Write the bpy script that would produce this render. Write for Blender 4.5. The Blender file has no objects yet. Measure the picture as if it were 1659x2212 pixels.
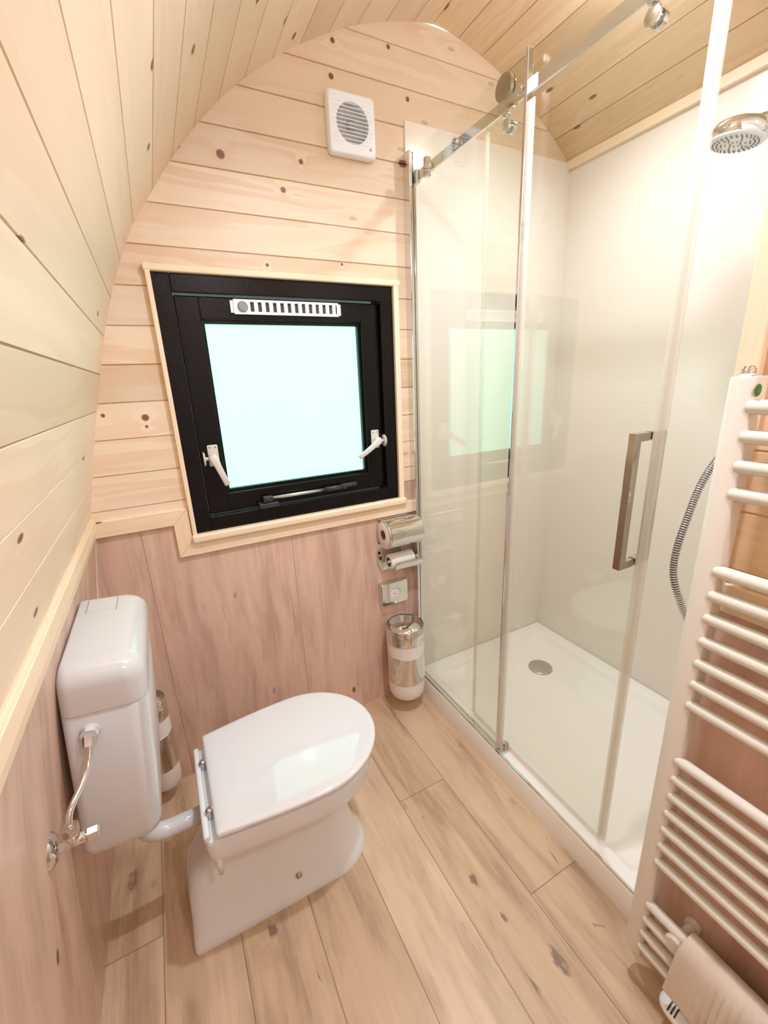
import bpy, bmesh, math, random
from mathutils import Vector, Matrix
random.seed(7)
scn = bpy.context.scene
COL = scn.collection

# ------------------------------------------------------------------ camera
F_PX = 922.82
RIGHT = Vector((0.8846, -0.4649, -0.0419)); DOWN = Vector((-0.1720, -0.2406, -0.9553)); FWD = Vector((0.4338, 0.8521, -0.2927))
def cam_rotation(rx, ry, rz):
    Rx = Matrix.Rotation(rx, 3, 'X'); Ry = Matrix.Rotation(ry, 3, 'Y'); Rz = Matrix.Rotation(rz, 3, 'Z')
    M = Rx @ Ry @ Rz @ Matrix(((1, 0, 0), (0, 0, -1), (0, 1, 0)))
    r, d, f = Vector(M[0]), Vector(M[1]), Vector(M[2])
    return Matrix((r, -d, -f)).transposed()
cd = bpy.data.cameras.new('camera'); cam = bpy.data.objects.new('camera', cd); COL.objects.link(cam)
cd.sensor_fit = 'HORIZONTAL'; cd.sensor_width = 36.0; cd.lens = F_PX / 1659 * 36.0
cd.clip_start = 0.01
cam.matrix_world = Matrix.Translation((0, 0, 1.45)) @ cam_rotation(.27627, -.48363, -.04732).to_4x4()
scn.camera = cam

# ------------------------------------------------------------------ world, colour management, light
EXPOSURE = 0.24
SPOT_W = 34.0
WINDOW_STRENGTH = 2.6
scn.view_settings.view_transform = 'Standard'; scn.view_settings.look = 'None'
scn.view_settings.exposure = EXPOSURE; scn.view_settings.gamma = 1.0; scn.view_settings.use_curve_mapping = False
scn.cycles.max_bounces = 14; scn.cycles.diffuse_bounces = 8; scn.cycles.glossy_bounces = 6
scn.cycles.transparent_max_bounces = 24; scn.cycles.transmission_bounces = 10
scn.cycles.sample_clamp_indirect = 6.0
scn.cycles.use_denoising = True
w = bpy.data.worlds.new('sky'); scn.world = w; w.use_nodes = True
w.node_tree.nodes['Background'].inputs[0].default_value = (.75, .95, .9, 1)
w.node_tree.nodes['Background'].inputs[1].default_value = 1.2

def lamp(name, loc, target, watts, radius, color, angle=160, blend=1.0):
    d = bpy.data.lights.new(name, 'SPOT'); d.energy = watts; d.shadow_soft_size = radius; d.color = color
    d.spot_size = math.radians(angle); d.spot_blend = blend
    o = bpy.data.objects.new(name, d); COL.objects.link(o); o.location = loc
    o.rotation_euler = (Vector(target) - Vector(loc)).to_track_quat('-Z', 'Y').to_euler()
    return o
WARM = (.955, 1.0, 1.10)
SPOTS = [((.62, .62, 2.43), (.62, .66, 0)), ((1.28, 1.00, 2.50), (1.3, 1.0, 0)), ((.50, -.45, 2.36), (.5, -.3, 0))]  # the last one is an unseen fill lamp added behind the camera
for i, (l, t) in enumerate(SPOTS):
    lamp('spot_light', (l[0], l[1], l[2] - .075), t, SPOT_W * (1.3, .62, .46)[i], .028, WARM)
    g = lamp('glow_light', (l[0], l[1], l[2] - .075), t, (3.6, 1.4, 4.4)[i], .028, WARM); g.data.type = 'POINT'  # point light added at each spot to throw more light upward

# ------------------------------------------------------------------ node helpers
class NT:
    def __init__(s, name):
        s.m = bpy.data.materials.new(name); s.m.use_nodes = True; s.t = s.m.node_tree; s.t.nodes.clear()
        s.out = s.t.nodes.new('ShaderNodeOutputMaterial')
    def n(s, typ, props=None, **ins):
        nd = s.t.nodes.new(typ)
        for k, v in (props or {}).items(): setattr(nd, k, v)
        for k, v in ins.items(): s.set(nd.inputs[k.replace('_', ' ')], v)
        return nd
    def set(s, sock, v):
        if isinstance(v, bpy.types.NodeSocket): s.t.links.new(v, sock)
        elif isinstance(v, (tuple, list)) and sock.type == 'RGBA' and len(v) == 3: sock.default_value = (*v, 1)
        else: sock.default_value = v
    def M(s, op, *a, clamp=False):
        nd = s.t.nodes.new('ShaderNodeMath'); nd.operation = op; nd.use_clamp = clamp
        for i, v in enumerate(a): s.set(nd.inputs[i], v)
        return nd.outputs[0]
    def xyz(s, x, y, z):
        nd = s.t.nodes.new('ShaderNodeCombineXYZ')
        for i, v in enumerate((x, y, z)): s.set(nd.inputs[i], v)
        return nd.outputs[0]
    def mix(s, f, a, b, mode='MIX'):
        nd = s.t.nodes.new('ShaderNodeMix'); nd.data_type = 'RGBA'; nd.blend_type = mode
        s.set(nd.inputs[0], f); s.set(nd.inputs[6], a); s.set(nd.inputs[7], b); return nd.outputs[2]
    def ss(s, v, a, b, lo=0.0, hi=1.0):
        nd = s.t.nodes.new('ShaderNodeMapRange'); nd.interpolation_type = 'SMOOTHSTEP'
        for i, x in enumerate((v, a, b, lo, hi)): s.set(nd.inputs[i], x)
        return nd.outputs[0]
    def noise(s, vec, scale=1.0, detail=2.0, rough=.5, dist=0.0):
        nd = s.n('ShaderNodeTexNoise', None, Vector=vec, Scale=scale, Detail=detail, Roughness=rough, Distortion=dist); return nd.outputs[0]
    def bsdf(s, **ins):
        nd = s.t.nodes.new('ShaderNodeBsdfPrincipled')
        for k, v in ins.items(): s.set(nd.inputs[k.replace('_', ' ')], v)
        s.t.links.new(nd.outputs[0], s.out.inputs[0]); return nd

def plain(name, color, rough=.4, metal=0.0, **kw):
    t = NT(name); t.bsdf(Base_Color=color, Roughness=rough, Metallic=metal, **kw); return t.m

def wood(name, light, dark, row_w, phase, su=1.1, sv=9.0, freq=7.0, knots=(), knot_amt=.55, var=.10, rough=.42, grain=.55,
         knot_col=(.22, .09, .035), seam=None, joint=None, fine_amt=.12, oak=False):
    t = NT(name)
    uv = t.n('ShaderNodeUVMap').outputs[0]
    sp = t.n('ShaderNodeSeparateXYZ', None, Vector=uv); u, v = sp.outputs[0], sp.outputs[1]
    vv = t.M('DIVIDE', t.M('SUBTRACT', v, phase), row_w)
    row = t.M('FLOOR', vv); fr = t.M('SUBTRACT', vv, row)
    if joint:
        sh = t.M('ADD', u, t.M('MULTIPLY', row, joint[0])); jj = t.M('DIVIDE', t.M('SUBTRACT', sh, joint[1]), joint[2])
        jrow = t.M('FLOOR', jj); jf = t.M('SUBTRACT', jj, jrow)
        rid = t.M('ADD', t.M('MULTIPLY', row, 3.17), t.M('MULTIPLY', jrow, 1.73))
    else: rid = row
    wn = t.n('ShaderNodeTexWhiteNoise', {'noise_dimensions': '1D'}, W=t.M('ADD', rid, .37)); rnd = wn.outputs[0]
    u2 = t.M('ADD', u, t.M('MULTIPLY', rnd, 17.0))
    base = t.xyz(t.M('MULTIPLY', u2, su), t.M('MULTIPLY', v, sv), t.M('MULTIPLY', rid, 3.1))
    # knots: round eyes along the board, the grain bends around them
    kv = t.xyz(t.M('MULTIPLY', u2, 3.2), t.M('MULTIPLY', v, 8.0 if not oak else 6.0), t.M('MULTIPLY', rid, 2.3))
    vor = t.n('ShaderNodeTexVoronoi', {'feature': 'F1', 'voronoi_dimensions': '2D'}, Vector=kv, Scale=1.0, Randomness=1.0)
    crnd = t.n('ShaderNodeSeparateXYZ', None, Vector=vor.outputs['Color']).outputs[0]
    kd = vor.outputs['Distance']
    has = t.M('GREATER_THAN', crnd, 1 - knot_amt * .45)
    kmask = t.M('MULTIPLY', t.ss(kd, .062, .035), has)
    halo = t.M('MULTIPLY', t.ss(kd, .40, .0), has)
    n1 = t.noise(base, 1.0, 3.0, .5, .3)
    n1 = t.M('ADD', n1, t.M('MULTIPLY', halo, .10))
    if knots:
        m = None
        wob = t.M('MULTIPLY', t.M('SUBTRACT', t.noise(t.xyz(t.M('MULTIPLY', u, 30.0), t.M('MULTIPLY', v, 70.0), 0.0), 1.0, 3.0, .65), .5), 2.6)
        for (ku, kvv, kr) in knots:
            du = t.M('DIVIDE', t.M('SUBTRACT', u, ku), kr * (2.0 if oak else 1.0)); dv = t.M('DIVIDE', t.M('SUBTRACT', v, kvv), kr)
            d = t.M('SQRT', t.M('ADD', t.M('MULTIPLY', du, du), t.M('MULTIPLY', dv, dv)))
            if oak: d = t.M('ADD', d, wob)
            m = d if m is None else t.M('MINIMUM', m, d)
        kmask = t.M('MAXIMUM', t.M('MULTIPLY', kmask, .35), t.ss(m, 1.15, .3 if oak else .7))
        n1 = t.M('ADD', n1, t.M('MULTIPLY', t.ss(m, 4.5, 0), .10))
    ring = t.M('FRACT', t.M('MULTIPLY', n1, freq))
    ring = t.M('MULTIPLY', t.ss(ring, .0, .75), t.ss(ring, 1.0, .86))
    amp = t.ss(t.noise(t.xyz(t.M('MULTIPLY', u2, .8), t.M('MULTIPLY', v, 5.0), rid), 1.0, 2.0), .35, .68)
    ringa = t.M('MULTIPLY', ring, t.M('ADD', .25, t.M('MULTIPLY', amp, .75)))
    fine = t.noise(t.xyz(t.M('MULTIPLY', u2, 9.0), t.M('MULTIPLY', v, 260.0), rid), 1.0, 3.0, .6)
    f = t.M('ADD', t.M('MULTIPLY', ringa, grain), t.M('MULTIPLY', t.M('SUBTRACT', fine, .5), fine_amt * 2.4), clamp=True)
    col = t.mix(f, light, dark)
    if oak:
        big = t.noise(t.xyz(t.M('MULTIPLY', u2, 2.2), t.M('MULTIPLY', v, 14.0), rid), 1.0, 4.0, .6, .4)
        col = t.mix(t.M('MULTIPLY', t.ss(big, .42, .72), .75), col, (dark[0] * .78, dark[1] * .78, dark[2] * .80))
        sp2 = t.noise(t.xyz(t.M('MULTIPLY', u2, 5.0), t.M('MULTIPLY', v, 26.0), t.M('ADD', rid, 4.0)), 1.0, 3.0, .65, .8)
        col = t.mix(t.M('MULTIPLY', t.ss(sp2, .66, .76), .75), col, (.10, .062, .042))
        pale = t.noise(t.xyz(t.M('MULTIPLY', u2, 3.0), t.M('MULTIPLY', v, 60.0), t.M('ADD', rid, 9.0)), 1.0, 3.0, .6)
        col = t.mix(t.M('MULTIPLY', t.ss(pale, .52, .75), .35), col, (min(1, light[0] * 1.25), min(1, light[1] * 1.27), min(1, light[2] * 1.3)))
    col = t.mix(kmask, col, knot_col)
    tone = t.M('ADD', 1 - var, t.M('MULTIPLY', wn.outputs[0], 2 * var))
    col = t.mix(1.0, col, t.n('ShaderNodeCombineColor', None, Red=tone, Green=t.M('POWER', tone, 1.25), Blue=t.M('POWER', tone, 1.6)).outputs[0], 'MULTIPLY')
    if seam:
        e = t.M('MINIMUM', fr, t.M('SUBTRACT', 1.0, fr)); sm = t.ss(e, seam / row_w, seam * .4 / row_w)
        if joint:
            e2 = t.M('MINIMUM', jf, t.M('SUBTRACT', 1.0, jf)); sm = t.M('MAXIMUM', sm, t.ss(e2, seam / joint[2], seam * .4 / joint[2]))
        col = t.mix(t.M('MULTIPLY', sm, .8), col, (.16, .09, .05))
    b = t.bsdf(Base_Color=col, Roughness=rough)
    bp = t.n('ShaderNodeBump', None, Strength=.12, Distance=.001, Height=t.M('SUBTRACT', fine, t.M('MULTIPLY', kmask, .5)))
    t.t.links.new(bp.outputs[0], b.inputs['Normal'])
    return t.m

PL, PD = (.80, .655, .495), (.68, .45, .27)
SEAM0, SEAMW = 1.0985, .1071
M_pine_far = wood('pine_boards_far', PL, PD, SEAMW, SEAM0, knots=[(.298, 2.10, .013), (.542, 2.119, .008), (.476, 2.035, .009), (.663, 2.36, .009), (-.029, 1.372, .011),
    (-.138, 1.386, .006), (-.03, 1.345, .005), (.675, 2.45, .008), (.939, 2.357, .008), (.936, 2.285, .007), (.909, 2.17, .012), (.87, 2.48, .007), (.40, 1.82, .006), (.66, 1.84, .005)], knot_amt=.5)
M_pine_arch = wood('pine_boards_arch', PL, PD, SEAMW, 1.0, knot_amt=.9, grain=.30, su=.9, sv=8)
M_pine_ceil = wood('pine_boards_ceiling_shaded', (.72, .535, .35), (.58, .36, .18), SEAMW, 0.0, knot_amt=1.3, grain=.45, knots=[])  # same pine, darker and more orange: the shower's warm dim light in the colour
M_pine_part = wood('pine_boards_partition', (.78, .575, .38), (.62, .38, .19), SEAMW, SEAM0, knot_amt=.8)
M_trim = wood('pine_trim', (.82, .65, .47), (.70, .48, .29), 3.0, -1.3, grain=.3, knot_amt=.6, sv=20)
M_floor = wood('oak_laminate_floor', (.64, .47, .32), (.45, .295, .175), .1915, .1535, su=1.6, sv=9, freq=5, oak=True, joint=(.437, 1.03 + 2 * .437, 2.2), seam=.0016, var=.10, rough=.38, grain=.35,
               knots=[(.455, .681, .016), (.43, .678, .011), (.70, .608, .012), (.585, .62, .008), (1.217, -.307, .017), (.876, .043, .013)], knot_col=(.24, .16, .11), knot_amt=.4, fine_amt=.16)
M_lam = wood('oak_laminate_wall', (.69, .48, .38), (.56, .365, .27), .49, -.11, su=1.5, sv=10, freq=5, oak=True, seam=.0011, var=.06, rough=.36, grain=.4, knot_amt=.12, knot_col=(.2, .1, .07), fine_amt=.16)
M_white_panel = plain('white_wall_panel', (.80, .755, .68), .22)
M_tray = plain('white_acrylic', (.90, .88, .84), .15)
M_ceramic = plain('white_ceramic', (.80, .84, .88), .08, Coat_Weight=.5, Coat_Roughness=.03)
M_seat = plain('white_seat_plastic', (.74, .76, .79), .05)
M_tank = plain('white_cistern_plastic', (.62, .635, .65), .16)
M_chrome = plain('chrome', (.74, .74, .74), .06, 1.0)
M_chrome_dark = plain('polished_steel', (.50, .46, .40), .10, 1.0)
M_alu = plain('brushed_aluminium', (.70, .69, .68), .28, 1.0)
M_white = plain('white_plastic', (.88, .92, .97), .30)
M_lever = plain('pale_grey_metal', (.66, .64, .61), .35)
M_grey = plain('grey_plastic', (.28, .28, .28), .45)
M_darkgrey = plain('dark_grey_plastic', (.03, .03, .035), .4)
M_slot = plain('painted_slot_shade', (.07, .065, .06), .7)  # dark colour standing in for the shade inside the vent slots
M_rad = plain('radiator_enamel', (.76, .72, .66), .28)
M_green = plain('green_badge', (.03, .16, .03), .4)
M_paper = plain('toilet_paper', (.82, .78, .74), .9)
M_card = plain('cardboard_core', (.22, .12, .07), .9)
M_drain = plain('satin_drain_cover', (.52, .49, .45), .30, .6)
M_led = NT('red_led'); M_led.bsdf(Base_Color=(.9, .1, .05), Emission_Color=(1, .12, .05), Emission_Strength=1.2); M_led = M_led.m
t = NT('black_gloss_paint')
nz = t.noise(t.n('ShaderNodeTexCoord').outputs['Object'], 260.0, 3.0, .6)
b = t.bsdf(Base_Color=(.006, .004, .004), Roughness=.14, Specular_IOR_Level=.22)
t.t.links.new(t.n('ShaderNodeBump', None, Strength=.35, Distance=.0012, Height=nz).outputs[0], b.inputs['Normal'])
M_black = t.m

def thin_glass(name, tint, ior=1.45, gloss_boost=1.0):
    t = NT(name)
    fc_ = t.n('ShaderNodeLayerWeight', None, Blend=.5).outputs['Facing']
    fr = t.M('ADD', .042, t.M('MULTIPLY', .958, t.M('POWER', fc_, 5.0)), clamp=True)
    tr = t.n('ShaderNodeBsdfTransparent', None, Color=tint); gl = t.n('ShaderNodeBsdfGlossy', None, Color=(1, 1, 1), Roughness=0.0)
    mx = t.n('ShaderNodeMixShader'); t.set(mx.inputs[0], fr)
    t.t.links.new(tr.outputs[0], mx.inputs[1]); t.t.links.new(gl.outputs[0], mx.inputs[2]); t.t.links.new(mx.outputs[0], t.out.inputs[0])
    return t.m
M_glass = thin_glass('shower_glass', (.975, .99, .975))
M_glass_edge = plain('green_glass_edge', (.45, .55, .50), .1, 0.0, Transmission_Weight=.3)
t = NT('clear_pvc_seal')
tr = t.n('ShaderNodeBsdfTransparent', None, Color=(.96, .95, .93)); pb = t.n('ShaderNodeBsdfPrincipled', None, Base_Color=(.88, .84, .78), Roughness=.15)
mx = t.n('ShaderNodeMixShader'); mx.inputs[0].default_value = .32
t.t.links.new(tr.outputs[0], mx.inputs[1]); t.t.links.new(pb.outputs[0], mx.inputs[2]); t.t.links.new(mx.outputs[0], t.out.inputs[0]); M_seal = t.m

# frosted daylight pane: outside light put into its emission, painted green and blue patches of the garden and sky behind
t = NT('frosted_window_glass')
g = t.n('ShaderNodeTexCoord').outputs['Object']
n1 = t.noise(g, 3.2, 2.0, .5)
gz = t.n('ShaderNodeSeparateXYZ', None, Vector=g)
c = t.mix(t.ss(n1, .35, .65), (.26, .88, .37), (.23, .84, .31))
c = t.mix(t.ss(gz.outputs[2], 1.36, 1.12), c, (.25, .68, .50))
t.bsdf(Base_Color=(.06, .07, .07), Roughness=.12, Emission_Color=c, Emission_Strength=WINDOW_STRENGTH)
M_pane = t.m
t = NT('frosted_plastic'); t.bsdf(Base_Color=(.84, .80, .77), Roughness=.4, Subsurface_Weight=.3, Subsurface_Radius=(.02, .02, .02)); M_frost = t.m
t = NT('towel_cotton')
nz = t.noise(t.n('ShaderNodeTexCoord').outputs['Object'], 420.0, 2.0)
n2 = t.noise(t.n('ShaderNodeTexCoord').outputs['Object'], 14.0, 2.0)
b = t.bsdf(Base_Color=t.mix(t.ss(n2, .55, .8), (.70, .61, .52), (.60, .47, .38)), Roughness=.95, Sheen_Weight=.3)
t.t.links.new(t.n('ShaderNodeBump', None, Strength=.5, Distance=.002, Height=nz).outputs[0], b.inputs['Normal']); M_towel = t.m

# ------------------------------------------------------------------ mesh helpers
class MB:
    """Collects geometry in world coordinates, becomes ONE mesh object."""
    def __init__(s): s.v = []; s.f = []; s.uv = []; s.mi = []; s.sm = []
    def quad(s, pts, uvs=None, mi=0, smooth=False):
        i = len(s.v); s.v += [tuple(p) for p in pts]; s.f.append(tuple(range(i, i + len(pts))))
        s.uv.append(uvs or [(p[0] + p[1], p[2]) for p in pts]); s.mi.append(mi); s.sm.append(smooth); return s
    def faces(s, verts, faces, smooth=True, mi=0, uvf=None):
        i = len(s.v); s.v += [tuple(p) for p in verts]
        for f in faces:
            s.f.append(tuple(i + k for k in f)); s.uv.append([uvf(verts[k]) if uvf else (verts[k][1], verts[k][2]) for k in f]); s.mi.append(mi); s.sm.append(smooth)
        return s
    def bm(s, bm, smooth=False, mi=0, uvf=None):
        bm.verts.index_update(); vs = [v.co.copy() for v in bm.verts]
        s.faces(vs, [[v.index for v in f.verts] for f in bm.faces], smooth, mi, uvf); bm.free(); return s
    def box(s, a, b, bev=0.0, seg=2, mi=0, rot=None, pivot=None, smooth=False, uvf=None):
        bm = bmesh.new(); bmesh.ops.create_cube(bm, size=1.0)
        c = [(a[i] + b[i]) / 2 for i in range(3)]; d = [abs(b[i] - a[i]) for i in range(3)]
        for v in bm.verts: v.co = Vector((v.co.x * d[0], v.co.y * d[1], v.co.z * d[2])) + Vector(c)
        if bev > 0:
            bmesh.ops.bevel(bm, geom=list(bm.edges), offset=min(bev, min(d) * .49), segments=seg, affect='EDGES', profile=.5)
        if rot is not None:
            p = Vector(pivot if pivot else c)
            for v in bm.verts: v.co = rot @ (v.co - p) + p
        return s.bm(bm, smooth or bev > 0 and False, mi, uvf)
    def tube(s, pts, r, n=16, cap=True, smooth=True, mi=0, radii=None):
        pts = [Vector(p) for p in pts]; vs = []; fs = []
        t0 = (pts[1] - pts[0]).normalized(); up = Vector((0, 0, 1)) if abs(t0.z) < .9 else Vector((1, 0, 0))
        a = t0.cross(up).normalized()
        for i, p in enumerate(pts):
            tt = ((pts[min(i + 1, len(pts) - 1)] - pts[max(i - 1, 0)])).normalized()
            a = (a - tt * a.dot(tt)).normalized(); b_ = tt.cross(a)
            rr = radii[i] if radii else r
            for k in range(n):
                th = 2 * math.pi * k / n; vs.append(p + (a * math.cos(th) + b_ * math.sin(th)) * rr)
        for i in range(len(pts) - 1):
            for k in range(n): fs.append((i * n + k, i * n + (k + 1) % n, (i + 1) * n + (k + 1) % n, (i + 1) * n + k))
        s.faces(vs, fs, smooth, mi)
        if cap:
            s.faces(vs[:n], [tuple(range(n))[::-1]], False, mi); s.faces(vs[-n:], [tuple(range(n))], False, mi)
        return s
    def lathe(s, prof, origin, axis='Z', n=40, smooth=True, mi=0, arc=(0, 2 * math.pi)):
        """prof: list of (radius, height along axis)"""
        o = Vector(origin)
        ax = {'X': Vector((1, 0, 0)), 'Y': Vector((0, 1, 0)), 'Z': Vector((0, 0, 1))}[axis] if isinstance(axis, str) else Vector(axis).normalized()
        e1 = ax.orthogonal().normalized(); e2 = ax.cross(e1); full = abs(arc[1] - arc[0] - 2 * math.pi) < 1e-6
        m = n if full else n + 1; vs = []; fs = []
        for (r, h) in prof:
            for k in range(m):
                th = arc[0] + (arc[1] - arc[0]) * k / n; vs.append(o + ax * h + (e1 * math.cos(th) + e2 * math.sin(th)) * max(r, 1e-5))
        for i in range(len(prof) - 1):
            for k in range(n):
                k2 = (k + 1) % m; fs.append((i * m + k, i * m + k2, (i + 1) * m + k2, (i + 1) * m + k))
        return s.faces(vs, fs, smooth, mi)
    def loft(s, rings, cap0=True, cap1=True, smooth=True, mi=0):
        n = len(rings[0]); vs = [Vector(p) for r in rings for p in r]; fs = []
        for i in range(len(rings) - 1):
            for k in range(n): fs.append((i * n + k, i * n + (k + 1) % n, (i + 1) * n + (k + 1) % n, (i + 1) * n + k))
        if cap0: fs.append(tuple(range(n))[::-1])
        if cap1: fs.append(tuple((len(rings) - 1) * n + k for k in range(n)))
        return s.faces(vs, fs, smooth, mi)
    def build(s, name, mats, parent=None, loc=None, auto=None, weld=True):
        if not isinstance(mats, (list, tuple)): mats = [mats]
        me = bpy.data.meshes.new(name); off = Vector(parent['_o']) if parent is not None and '_o' in parent else Vector((0, 0, 0))
        loc = Vector(loc) if loc is not None else Vector((0, 0, 0))
        me.from_pydata([tuple(Vector(p) - off - loc) for p in s.v], [], s.f); uvl = me.uv_layers.new(name='UVMap')
        k = 0
        for p, uv in zip(me.polygons, s.uv):
            for q in range(len(uv)): uvl.data[p.loop_start + q].uv = uv[q]
        for p, mi, sm in zip(me.polygons, s.mi, s.sm): p.material_index = mi; p.use_smooth = sm
        for m_ in mats: me.materials.append(m_)
        if weld:
            bm = bmesh.new(); bm.from_mesh(me); bmesh.ops.remove_doubles(bm, verts=bm.verts, dist=1e-5)
            bmesh.ops.recalc_face_normals(bm, faces=bm.faces); bm.to_mesh(me); bm.free()
        o = bpy.data.objects.new(name, me); COL.objects.link(o); o.location = loc
        if parent is not None: o.parent = parent; o['_o'] = list(off + loc)
        if auto is not None:
            for p in me.polygons: p.use_smooth = True
            me.set_sharp_from_angle(angle=math.radians(auto))
        return o
def thing(name, loc, label, cat, group=None, kind=None):
    o = bpy.data.objects.new(name, None); COL.objects.link(o); o.location = loc; o['_o'] = list(loc)
    o.empty_display_size = .05
    if label: o['label'] = label
    if cat: o['category'] = cat
    if group: o['group'] = group
    if kind: o['kind'] = kind
    return o
def struct(o, label=None):
    o['kind'] = 'structure'
    if label: o['label'] = label
    return o
def bez(a, b_, c_, d_, n=16):
    return [a * (1 - t_) ** 3 + 3 * b_ * t_ * (1 - t_) ** 2 + 3 * c_ * t_ * t_ * (1 - t_) + d_ * t_ ** 3 for t_ in [i / n for i in range(n + 1)]]
def spline(pts, sub=6):
    pts = [Vector(p) for p in pts]; out = []
    for i in range(len(pts) - 1):
        p0 = pts[max(i - 1, 0)]; p1 = pts[i]; p2 = pts[i + 1]; p3 = pts[min(i + 2, len(pts) - 1)]
        for k in range(sub):
            t_ = k / sub
            out.append(.5 * ((2 * p1) + (p2 - p0) * t_ + (2 * p0 - 5 * p1 + 4 * p2 - p3) * t_ ** 2 + (3 * p1 - p0 - 3 * p2 + p3) * t_ ** 3))
    out.append(pts[-1]); return out

# ------------------------------------------------------------------ room shell
YF, YB = 1.533, -.90           # window wall, wall behind the camera
RIDGE = 1.06
ARCH = [(-.368, 0), (-.345, .2), (-.322, .4), (-.298, .6), (-.270, .8), (-.236, 1.0), (-.228, 1.05), (-.2275, 1.092), (-.203, 1.197), (-.176, 1.305), (-.148, 1.41), (-.117, 1.515), (-.086, 1.619),
        (-.045, 1.73), (.0, 1.83), (.04, 1.901), (.085, 1.964), (.165, 2.07), (.257, 2.175), (.372, 2.28), (.517, 2.384), (.649, 2.457), (.752, 2.504), (.859, 2.54), (.99, 2.572), (1.06, 2.580)]
DENSE = [(p.x, p.y) for p in spline([(a, b_, 0) for a, b_ in ARCH], 12)]
def arch_x(z):
    if z <= 0: return DENSE[0][0]
    for (x0, z0), (x1, z1) in zip(DENSE, DENSE[1:]):
        if z0 <= z <= z1: return x0 + (x1 - x0) * (z - z0) / max(z1 - z0, 1e-9)
    return RIDGE
def arch_xr(z): return 2 * RIDGE - arch_x(z)
def arch_z(x):
    if x > RIDGE: x = 2 * RIDGE - x
    for (x0, z0), (x1, z1) in zip(DENSE, DENSE[1:]):
        if x0 <= x <= x1: return z0 + (z1 - z0) * (x - x0) / max(x1 - x0, 1e-9)
    return 2.58

def arch_strip(prof, phase, uvoff, groove=True, y0=YB, y1=YF, mi=0, mb=None, vstart=0.0):
    """prof: dense (x,z) from bottom up; grooves between the boards every SEAMW of arc length"""
    mb = mb or MB(); S = [0.0]
    for (a, b_) in zip(prof, prof[1:]): S.append(S[-1] + math.hypot(b_[0] - a[0], b_[1] - a[1]))
    L = S[-1]; marks = set([0.0, L] + [i * .02 for i in range(1, int(L / .02) + 1)])
    seams = []
    k = 0
    while groove and phase + k * SEAMW < L - .004:
        c_ = phase + k * SEAMW; k += 1
        if c_ > .004: seams.append(c_)
    marks = [m_ for m_ in marks if all(abs(m_ - c_) > .004 for c_ in seams)]
    for c_ in seams: marks += [c_ - .0018, c_ - .0005, c_ + .0005, c_ + .0018]
    marks = sorted(marks)
    def at(s_):
        for i in range(len(S) - 1):
            if s_ <= S[i + 1] or i == len(S) - 2:
                t_ = (s_ - S[i]) / max(S[i + 1] - S[i], 1e-9); a, b_ = prof[i], prof[i + 1]
                dx, dz = b_[0] - a[0], b_[1] - a[1]; l_ = math.hypot(dx, dz)
                return (a[0] + dx * t_, a[1] + dz * t_, -dz / l_, dx / l_)
    pts = []
    for m_ in marks:
        x, z, nx, nz_ = at(m_)
        if any(abs(m_ - c_) < .0010 for c_ in seams): x += nx * .005; z += nz_ * .005
        pts.append((x, z, m_))
    for a, b_ in zip(pts, pts[1:]):
        mb.quad([(a[0], y0, a[1]), (a[0], y1, a[1]), (b_[0], y1, b_[1]), (b_[0], y0, b_[1])],
                [(y0, a[2] + uvoff), (y1, a[2] + uvoff), (y1, b_[2] + uvoff), (y0, b_[2] + uvoff)], mi, False)
    return mb

low = [p for p in DENSE if p[1] <= 1.05]
mb = MB()
prof = low; S = 0
for a, b_ in zip(prof, prof[1:]):
    mb.quad([(a[0], YB, a[1]), (a[0], YF, a[1]), (b_[0], YF, b_[1]), (b_[0], YB, b_[1])], [(a[1] + 3, YB), (a[1] + 3, YF), (b_[1] + 3, YF), (b_[1] + 3, YB)], 0, True)
up = [p for p in DENSE if p[1] >= 1.03 and p[0] <= .992] 
# seam phase: first groove at z 1.092
s0 = sum(math.hypot(b_[0] - a[0], b_[1] - a[1]) for a, b_ in zip(up, up[1:]) if b_[1] <= 1.092)
arch_strip(up, s0, 1.0 - s0, mi=1, mb=mb)
struct(mb.build('wall_left', [M_lam, M_pine_arch]), 'curved left wall, oak laminate below and pale pine boards above')

right = [p for p in DENSE if p[0] >= .985]
rp = right + [(2 * RIDGE - x, z) for x, z in reversed(DENSE[:-1]) if 2 * RIDGE - x <= 1.80]
s1 = 0
for a, b_ in zip(rp, rp[1:]):
    if b_[0] <= 1.157: s1 += math.hypot(b_[0] - a[0], b_[1] - a[1])
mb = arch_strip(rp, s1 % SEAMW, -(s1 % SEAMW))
struct(mb.build('ceiling', M_pine_ceil), 'pine boarded ceiling arch above the shower')

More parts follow.
